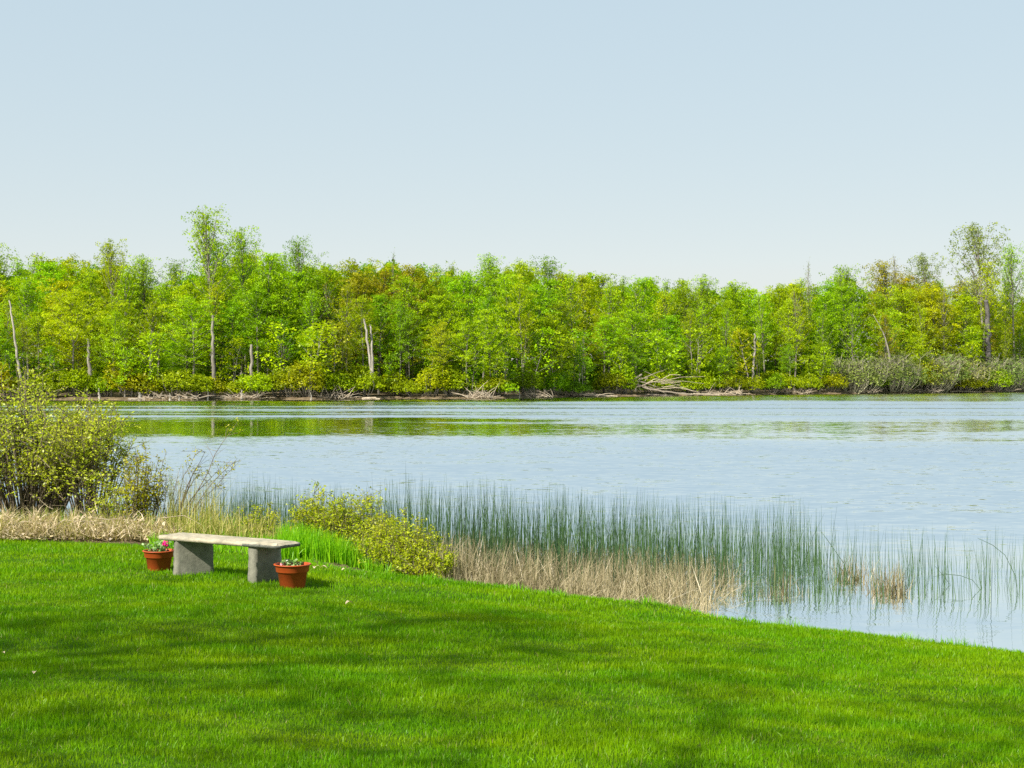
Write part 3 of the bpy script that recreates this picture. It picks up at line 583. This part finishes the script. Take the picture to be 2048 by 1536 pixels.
o = link('edge_grass', g.mesh('edge_grass', M['lush'])); tag(o, 'ragged fringe of longer green grass where the lawn meets the water', 'grass', kind='stuff')
# straw heap: flattened dry stalks and old leaves along the back of the lawn
rng = np.random.default_rng(35); g = G(); n = 5200; q = rng.uniform(-80, 360, n); D = rng.uniform(18.7, 19.7, n); x = X(q, D); x0 = x
hgt = .24 * np.sin(np.clip((D - 18.6) / 1.1, 0, 1) * 3.14) * np.interp(q, [-80, 150, 320, 360], [1, 1, .8, .3]) * (.8 + .5 * np.sin(q * .11) * np.sin(q * .037) + .5 * rng.random(n)); z = ground_z(x, D) + rng.random(n) * hgt + .02
az = rng.random(n) * 6.28; l = rng.uniform(.05, .34, n)
strips(g, np.stack([x, D, z], -1), rng.uniform(-.04, .20, n), rng.uniform(.006, .015, n), np.stack([np.cos(az) * l, np.sin(az) * l * .5], -1), rng.uniform(.3, 1, n), rng, rng.random(n), 2)
kk_ = rng.random(n) < .3; nk = int(kk_.sum()); C = np.stack([x + .02, D, ground_z(x, D) + rng.random(n) * hgt + .03], -1); leaves(g, C[kk_], rng.normal(0, .6, (nk, 3)) + [0, -.3, 1], rng.uniform(.03, .08, nk), rng, .5, rng.random(nk))
o = link('straw_heap', g.mesh('straw_heap', M['heap'])); tag(o, 'heap of flattened dry straw and dead leaves along the back of the lawn', 'dry straw', kind='stuff')
# long dry stalks sticking out of the heap: countable
STK = ['nearest the left edge', 'second from the left edge', 'below the right shoulder of the big shrub', 'second left of the bench pot', 'third left of the left pot', 'just left of the bent sapling foot', 'closest to the left pot', 'right of the low green bush', 'under the middle of the big shrub']
for k in range(9):
    rr = random.Random(k); q = [60, 110, 175, 235, 255, 285, 300, 200, 150][k]; D = 19.0 + rr.uniform(0, .4); x = X(q, D); z = float(ground_z(x, D)); s = rr.choice([-1, 1]); g = G()
    L = rr.uniform(.45, .8); tube(g, [(0, 0, 0), (s * L * .3, 0, L * .36), (s * L * .75, -.05, L * .42), (s * L * 1.1, -.1, L * .25)], [.008, .007, .006, .003], 4, .9)
    o = link('dry_stalk', g.mesh('dry_stalk', M['drift']), loc=(x, D, z)); tag(o, f'dry stalk arching out of the straw heap, {STK[k]}', 'stalk', 'arching dry stalks of the straw heap')

# lawn blades
rng = np.random.default_rng(50); g = G()
def lawn(n, y0, y1, spread, h0, h1, w0):
    y = np.sqrt(rng.uniform(y0 ** 2, y1 ** 2, n)); x = rng.uniform(-1, 1, n) * (y * spread + .5); keep = (y < edge(x) + .04) & (x > -9.5)
    x = x[keep]; y = y[keep]; m_ = len(x); H = rng.uniform(h0, h1, m_) * (1 + .35 * np.sin(x * 2.1 + np.sin(y * 1.7)) * np.sin(y * 2.6)); az = rng.random(m_) * 6.283; l = np.abs(rng.normal(.25, .3, m_)) * H
    strips(g, np.stack([x, y, ground_z(x, y) - .005], -1), H, w0 * rng.uniform(.7, 1.3, m_), np.stack([np.cos(az) * l, np.sin(az) * l], -1), rng.uniform(0, 1.5, m_), rng, rng.random(m_), 2)
lawn(260000, 5.6, 10, .40, .018, .042, .0042)
lawn(220000, 10, 14.5, .40, .020, .046, .0055)
lawn(130000, 14.5, 19.6, .42, .022, .052, .008)
lawn(60000, 3.5, 19, .62, .03, .06, .008)
m, t, out = newmat('lawn_blades')
ge = nd(t, 'NewGeometry'); at = nd(t, 'Attribute', attribute_name='tone'); mp = nd(t, 'Mapping'); mp.inputs['Scale'].default_value = (.55, 1.1, 0); t.links.new(ge.outputs['Position'], mp.inputs[0])
n1 = noise(t, mp.outputs[0], 1.1, 6, .7); n2 = noise(t, mp.outputs[0], 4.0, 5, .7)
col = mixc(t, at.outputs['Fac'], (.082, .235, .001), (.155, .345, .0015))
col = mixc(t, mapr(t, n1.outputs[0], .42, .68, 0, .85), col, (.26, .385, .0015))
col = mixc(t, mapr(t, n2.outputs[0], .50, .72, 0, .6), col, (.055, .175, .001))
col = mixc(t, mapr(t, at.outputs['Fac'], .975, .99, 0, .8), col, (.35, .30, .12))
d_ = nd(t, 'BsdfDiffuse'); tr = nd(t, 'BsdfTranslucent'); gl = nd(t, 'BsdfGlossy'); gl.inputs['Roughness'].default_value = .4
t.links.new(col, d_.inputs[0]); t.links.new(mixc(t, 1.0, col, (1.2, 1.25, .4), 'MULTIPLY'), tr.inputs[0])
a = nd(t, 'MixShader'); a.inputs[0].default_value = .4; t.links.new(d_.outputs[0], a.inputs[1]); t.links.new(tr.outputs[0], a.inputs[2])
b = nd(t, 'MixShader'); b.inputs[0].default_value = .012; t.links.new(a.outputs[0], b.inputs[1]); t.links.new(gl.outputs[0], b.inputs[2]); t.links.new(b.outputs[0], out.inputs[0])
o = link('lawn_grass', g.mesh('lawn_grass', m)); tag(o, 'mown bright green lawn grass sloping to the lake', 'lawn', kind='stuff')

# ------------------------------------------------------------------ bench
TH = R(34); U = np.array([math.cos(TH), -math.sin(TH)]); Vv = np.array([math.sin(TH), math.cos(TH)])
B0 = np.array([-3.483, 15.13]) - .20 * U - .03 * Vv     # front-left corner of the slab
m, t, out = newmat('bench_concrete')
tc = nd(t, 'TexCoord'); n1 = noise(t, tc.outputs['Object'], 14, 8, .7); n2 = noise(t, tc.outputs['Object'], 4, 5, .6); n3 = noise(t, tc.outputs['Object'], 120, 3, .7)
col = mixc(t, mapr(t, n1.outputs[0], .35, .65, 0, 1), (.27, .24, .165), (.46, .40, .285))
col = mixc(t, mapr(t, n2.outputs[0], .48, .66, 0, .5), col, (.16, .165, .13))
col = mixc(t, mapr(t, n3.outputs[0], .60, .75, 0, .4), col, (.10, .10, .085))
p = nd(t, 'BsdfPrincipled'); p.inputs['Roughness'].default_value = .92; p.inputs['Specular IOR Level'].default_value = .2
bu = nd(t, 'Bump'); bu.inputs['Strength'].default_value = .6; bu.inputs['Distance'].default_value = .012; t.links.new(n1.outputs[0], bu.inputs['Height']); t.links.new(bu.outputs[0], p.inputs['Normal'])
t.links.new(col, p.inputs['Base Color']); t.links.new(p.outputs[0], out.inputs[0]); M['bench'] = m
m2 = m.copy(); m2.name = 'dark_grey_concrete'; M['bench_grey'] = m2  # darker grey for the sides and underside of the seat's right end
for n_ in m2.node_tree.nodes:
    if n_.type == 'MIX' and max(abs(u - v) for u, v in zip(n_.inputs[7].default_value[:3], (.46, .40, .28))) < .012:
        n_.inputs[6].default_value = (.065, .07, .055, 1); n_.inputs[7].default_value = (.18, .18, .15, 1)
m3 = m2.copy(); m3.name = 'shaded_leg_concrete'; M['bench_leg'] = m3  # weathered grey legs, colour also lowered to deepen their shade
for n_ in m3.node_tree.nodes:
    if n_.type == 'MIX' and max(abs(u - v) for u, v in zip(n_.inputs[7].default_value[:3], (.18, .18, .15))) < .012:
        n_.inputs[6].default_value = (.15, .145, .11, 1); n_.inputs[7].default_value = (.25, .24, .185, 1)
L_, W_, T_ = 1.69, .37, .050
zb = float(ground_z(-3.0, 15.0)); ZT = zb + .395
root = link('stone_bench', None, loc=(B0[0], B0[1], 0), rz=-TH)
tag(root, 'weathered concrete bench with a chipped right end standing on the lawn', 'bench')
def outline(L, W, c, n_side):
    cs = [(c, 0), (L - c * .6, 0), (L, c * .8), (L, W - c), (L - c, W), (c, W), (0, W - c), (0, c * .7)]; pts = []
    for k in range(8):
        a_, b_ = np.array(cs[k]), np.array(cs[(k + 1) % 8]); nn = max(2, int(np.linalg.norm(b_ - a_) / .022))
        for q in range(nn): pts.append(a_ + (b_ - a_) * q / nn)
    return np.array(pts)
ol = outline(L_, W_, .05, 0); cen = np.array([L_ / 2, W_ / 2]); rg = np.random.default_rng(3)
rings = [(.030, -T_), (.006, -T_ + .006), (0, -T_ * .6), (0, -T_ * .3), (.010, -.010), (.026, 0), (.06, .001)]
# smooth, fine surface noise; the right end is broken and rough
def inset(P, d):
    out_ = P.copy(); out_[:, 0] = np.clip(P[:, 0], d, L_ - d); out_[:, 1] = np.clip(P[:, 1], d, W_ - d); return out_
rt = np.clip((ol[:, 0] - 1.26) / .12, 0, 1); chip = np.convolve(np.abs(rg.normal(0, 1, len(ol) + 4)), np.ones(5) / 5, 'valid')
g = G(); VV = []
for k, (ins, z) in enumerate(rings):
    P = inset(ol, ins + .0015 * rg.random()); zz = np.full(len(ol), z) + rg.normal(0, .0012, len(ol))
    if k in (4, 5): zz -= rt * chip * .016; P = P + (cen - P) * (rt * chip * .010)[:, None]
    if k in (2, 3): P = P + rg.normal(0, .0035, P.shape) * rt[:, None]
    VV.append(np.column_stack([P, zz]))
n = len(ol); V = np.concatenate(VV); i = np.arange(n)
qd = np.concatenate([np.stack([k * n + i, k * n + (i + 1) % n, (k + 1) * n + (i + 1) % n, (k + 1) * n + i], -1) for k in range(len(rings) - 1)])
g.add(V, qd); g.add(VV[-1], np.arange(n)[None]); g.add(VV[0], np.arange(n)[::-1][None])
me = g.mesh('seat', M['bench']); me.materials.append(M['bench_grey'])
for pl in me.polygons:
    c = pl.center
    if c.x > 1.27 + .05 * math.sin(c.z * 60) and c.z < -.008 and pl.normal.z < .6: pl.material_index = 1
seat = link('seat', me, root, loc=(0, 0, ZT)); seat.rotation_euler = (0, R(-.3), 0)
def leg(u0, rot, thick, depth, mat, seed, chipz=0):
    rg = random.Random(seed); g = G(); nz = 9; nv = 10; gzl = .0; H = ZT - T_ + .004 - (zb - .06)
    pts = []
    prof = []
    for k in range(nv + 1): prof.append((0, k / nv))
    P2 = [(-thick / 2, v * depth) for v in np.linspace(0, 1, nv)] + [(thick / 2, v * depth) for v in np.linspace(1, 0, nv)]
    rows = []
    for k in range(nz + 1):
        f = k / nz; fl = 1 + .10 * (1 - f) + (.10 * max(0, (f - .85) / .15))
        row = []
        for (a_, b_) in P2:
            bb = (b_ - depth / 2) * (1 + .06 * (1 - f)) + depth / 2; row.append((a_ * fl + rg.gauss(0, .0022), bb + rg.gauss(0, .0022), f * H))
        rows.append(row)
    V = np.array(rows).reshape(-1, 3); m_ = len(P2); i = np.arange(m_)
    g.add(V, np.concatenate([np.stack([k * m_ + i, k * m_ + (i + 1) % m_, (k + 1) * m_ + (i + 1) % m_, (k + 1) * m_ + i], -1) for k in range(nz)]))
    g.add(np.array(rows[-1]), np.arange(m_)[None]); g.add(np.array(rows[0]), np.arange(m_)[::-1][None])
    o = link('leg', g.mesh('leg', M[mat]), root, loc=(u0, .03, zb - .06)); o.rotation_euler = (0, 0, rot); return o
leg(.25, R(-30), .085, .38, 'bench_leg', 1)
leg(1.33, R(0), .095, .36, 'bench_leg', 2)

# ------------------------------------------------------------------ pots
def lathe(prof, n=48):
    P = np.array(prof); th = np.arange(n) * 2 * math.pi / n; V = np.stack([P[:, 0][:, None] * np.cos(th), P[:, 0][:, None] * np.sin(th), np.repeat(P[:, 1][:, None], n, 1)], -1).reshape(-1, 3)
    i = np.arange(len(P) - 1)[:, None] * n; j = np.arange(n)[None]; k = (j + 1) % n
    return V, np.stack([i + j, i + k, i + n + k, i + n + j], -1).reshape(-1, 4)
M['pot'] = rough_mat('terracotta_plastic', (.30, .050, .008), (.40, .075, .014), 5, rough=.5, bump=.05, spec=.35)
M['soil'] = rough_mat('potting_soil', (.03, .02, .012), (.09, .06, .035), 30, bump=.8)
M['petal'] = leaf_mat('pink_petals', (.75, .01, .20), (.95, .05, .38), .3)
M['petal_pale'] = leaf_mat('pale_pink_petals', (.85, .35, .45), (.95, .60, .65), .3)
M['geranium'] = leaf_mat('geranium_leaves', (.07, .16, .03), (.24, .38, .09), .3, gloss=.08)
def pot(px, D, s, label, tilt=0):
    x = X(px, D); z = float(ground_z(x, D)); root = link('flower_pot', None, loc=(x, D, z - .012)); tag(root, label, 'flower pot', 'terracotta pots beside the bench'); root.rotation_euler = (R(tilt), 0, 0)
    g = G(); g.add(*lathe([(0, 0), (.118, 0), (.122, .004), (.147, .168), (.152, .170), (.155, .174)])); link('pot_body', g.mesh('pot_body', M['pot'], True), root)
    g = G(); g.add(*lathe([(.150, .166), (.160, .167), (.163, .171), (.170, .228), (.173, .231), (.184, .233), (.187, .238), (.185, .244), (.172, .246), (.164, .240), (.155, .175)]))
    link('rim', g.mesh('rim', M['pot'], True), root)
    g = G(); V, Fq = lathe([(.001, .218), (.06, .222), (.12, .214), (.1655, .208)], 32); V[:, 2] += np.random.default_rng(2).normal(0, .005, len(V)); g.add(V, Fq); link('soil', g.mesh('soil', M['soil']), root)
    root.scale = (s, s, s); return x, D, z - .012 + .215 * s
def plant(name, at, nst, H, spread, leaf, flowers, pm, label, seed):
    rng = np.random.default_rng(seed); gs = G(); gl_ = G(); root = link(name, None, loc=at); tag(root, label, 'flowering plant')
    for k in range(nst):
        az = rng.random() * 6.283; s = spread * math.sqrt(rng.random()); tip = np.array([math.cos(az) * s, math.sin(az) * s, H * rng.uniform(.4, 1)])
        tube(gs, [tip * [.5, .5, 0], tip * [.8, .8, .6], tip], [.003, .0025, .002], 4)
        nn = 6; C = tip + rng.normal(0, leaf * .5, (nn, 3)); leaves(gl_, C, rng.normal(0, .5, (nn, 3)) + [0, -.25, .8], leaf * rng.uniform(.7, 1.2, nn), rng, .85)
    link('stems', gs.mesh('stems', M['geranium']), root); link('foliage', gl_.mesh('foliage', M['geranium']), root)
    for (fx, fy, fz, fr) in flowers:
        g = G(); nn = 46; u = unit(rng.normal(0, 1, (nn, 3))); leaves(g, u * fr * rng.uniform(.6, 1, nn)[:, None], u + rng.normal(0, .3, (nn, 3)), fr * .8, rng, .8)
        tube(g, [(0, 0, -fr * .5), (0, 0, -fr)], [.002, .002], 3); link('flower', g.mesh('flower', M[pm]), root, loc=(fx, fy, fz))
        g = G(); tube(g, [(fx, fy, fz - fr * .5), (fx * .7, fy * .7, 0)], [.0025, .003], 4); link('flower_stem', g.mesh('flower_stem', M['geranium']), root)
lp = pot(318, 15.62, .92, 'terracotta pot with grey-green plant, tucked behind the left end of the bench')
rp_ = pot(585, 14.42, .98, 'terracotta pot in front of the right end of the bench, in full view', 0)
plant('potted_geranium', lp, 26, .10, .15, .036, [(.085, -.08, .105, .032)], 'petal', 'grey-green geranium with one magenta bloom in the left pot', 4)
plant('potted_geranium', rp_, 14, .055, .12, .028, [(-.095, -.05, .03, .022), (-.07, .01, .055, .014)], 'petal_pale', 'sparse seedling with pale pink petals in the right pot', 5)

# ------------------------------------------------------------------ bits on the lawn
M['dead_leaf'] = leaf_mat('dead_leaf', (.36, .26, .14), (.58, .46, .32), .2)
for k, (px, D, s, lab) in enumerate([(705, 13.2, .075, 'white curled leaf lying alone on the open lawn'), (655, 16.1, .09, 'pinkish dry leaf on the lawn edge right of the bench'), (628, 15.9, .06, 'small tan leaf beside the right pot'), (683, 16.05, .06, 'tan leaf at the edge of the lush grass'),
                                    (4, 9.7, .028, 'tiny pale leaf at the left edge of the lawn'), (70, 8.9, .04, 'brown leaf by the twig in the front left of the lawn'), (640, 16.2, .05, 'tan leaf curled against the pinkish one')]):
    x = X(px, D); z = float(ground_z(x, D)); rg = np.random.default_rng(k); g = G(); nn = 7
    a_ = np.linspace(0, 1, nn); cur = np.sin(a_ * 3.14) * .25 * s
    for q in range(nn - 1):
        w0, w1 = [s * .35 * math.sin(3.14 * min(.98, max(.02, v))) for v in (a_[q], a_[q + 1])]
        g.add([(a_[q] * s, -w0, cur[q] + .3 * w0), (a_[q] * s, 0, cur[q]), (a_[q + 1] * s, 0, cur[q + 1]), (a_[q + 1] * s, -w1, cur[q + 1] + .3 * w1)], [[0, 1, 2, 3]], .8)
        g.add([(a_[q] * s, 0, cur[q]), (a_[q] * s, w0, cur[q] + .4 * w0), (a_[q + 1] * s, w1, cur[q + 1] + .4 * w1), (a_[q + 1] * s, 0, cur[q + 1])], [[0, 1, 2, 3]], .9)
    o = link('fallen_leaf', g.mesh('fallen_leaf', M['dead_leaf']), loc=(x, D, z + .045), rz=rg.random() * 6); tag(o, lab, 'leaf', 'fallen leaves on the lawn')

VAR['garden'] = [tree_meshes(110 + k, base=.42, nl=54, W=4.8, leaf=.18, per=7) for k in range(3)]
# ------------------------------------------------------------------ garden trees behind the photographer whose shade dapples the lawn
for k, (x, y, H, tint) in enumerate([(-13, -1.0, 18, 'mid green'), (-7, -4, 18, 'mid green'), (-1.5, -5.5, 18, 'lime green')]):
    tr_, cr_ = VAR['garden'][k]; root = link('garden_tree', None, loc=(x, y, float(ground_z(x, y)) - .05), rz=k * 2.1, scale=(1.15, 1.15, H / 18)); link('trunk', tr_, root); c = link('crown', cr_, root); c.color = (*TINT[tint], 1)
    tag(root, ['leafy garden tree to the left of the lawn', 'leafy garden tree behind the lawn on the left', 'leafy garden tree behind the middle of the lawn'][k], 'tree')
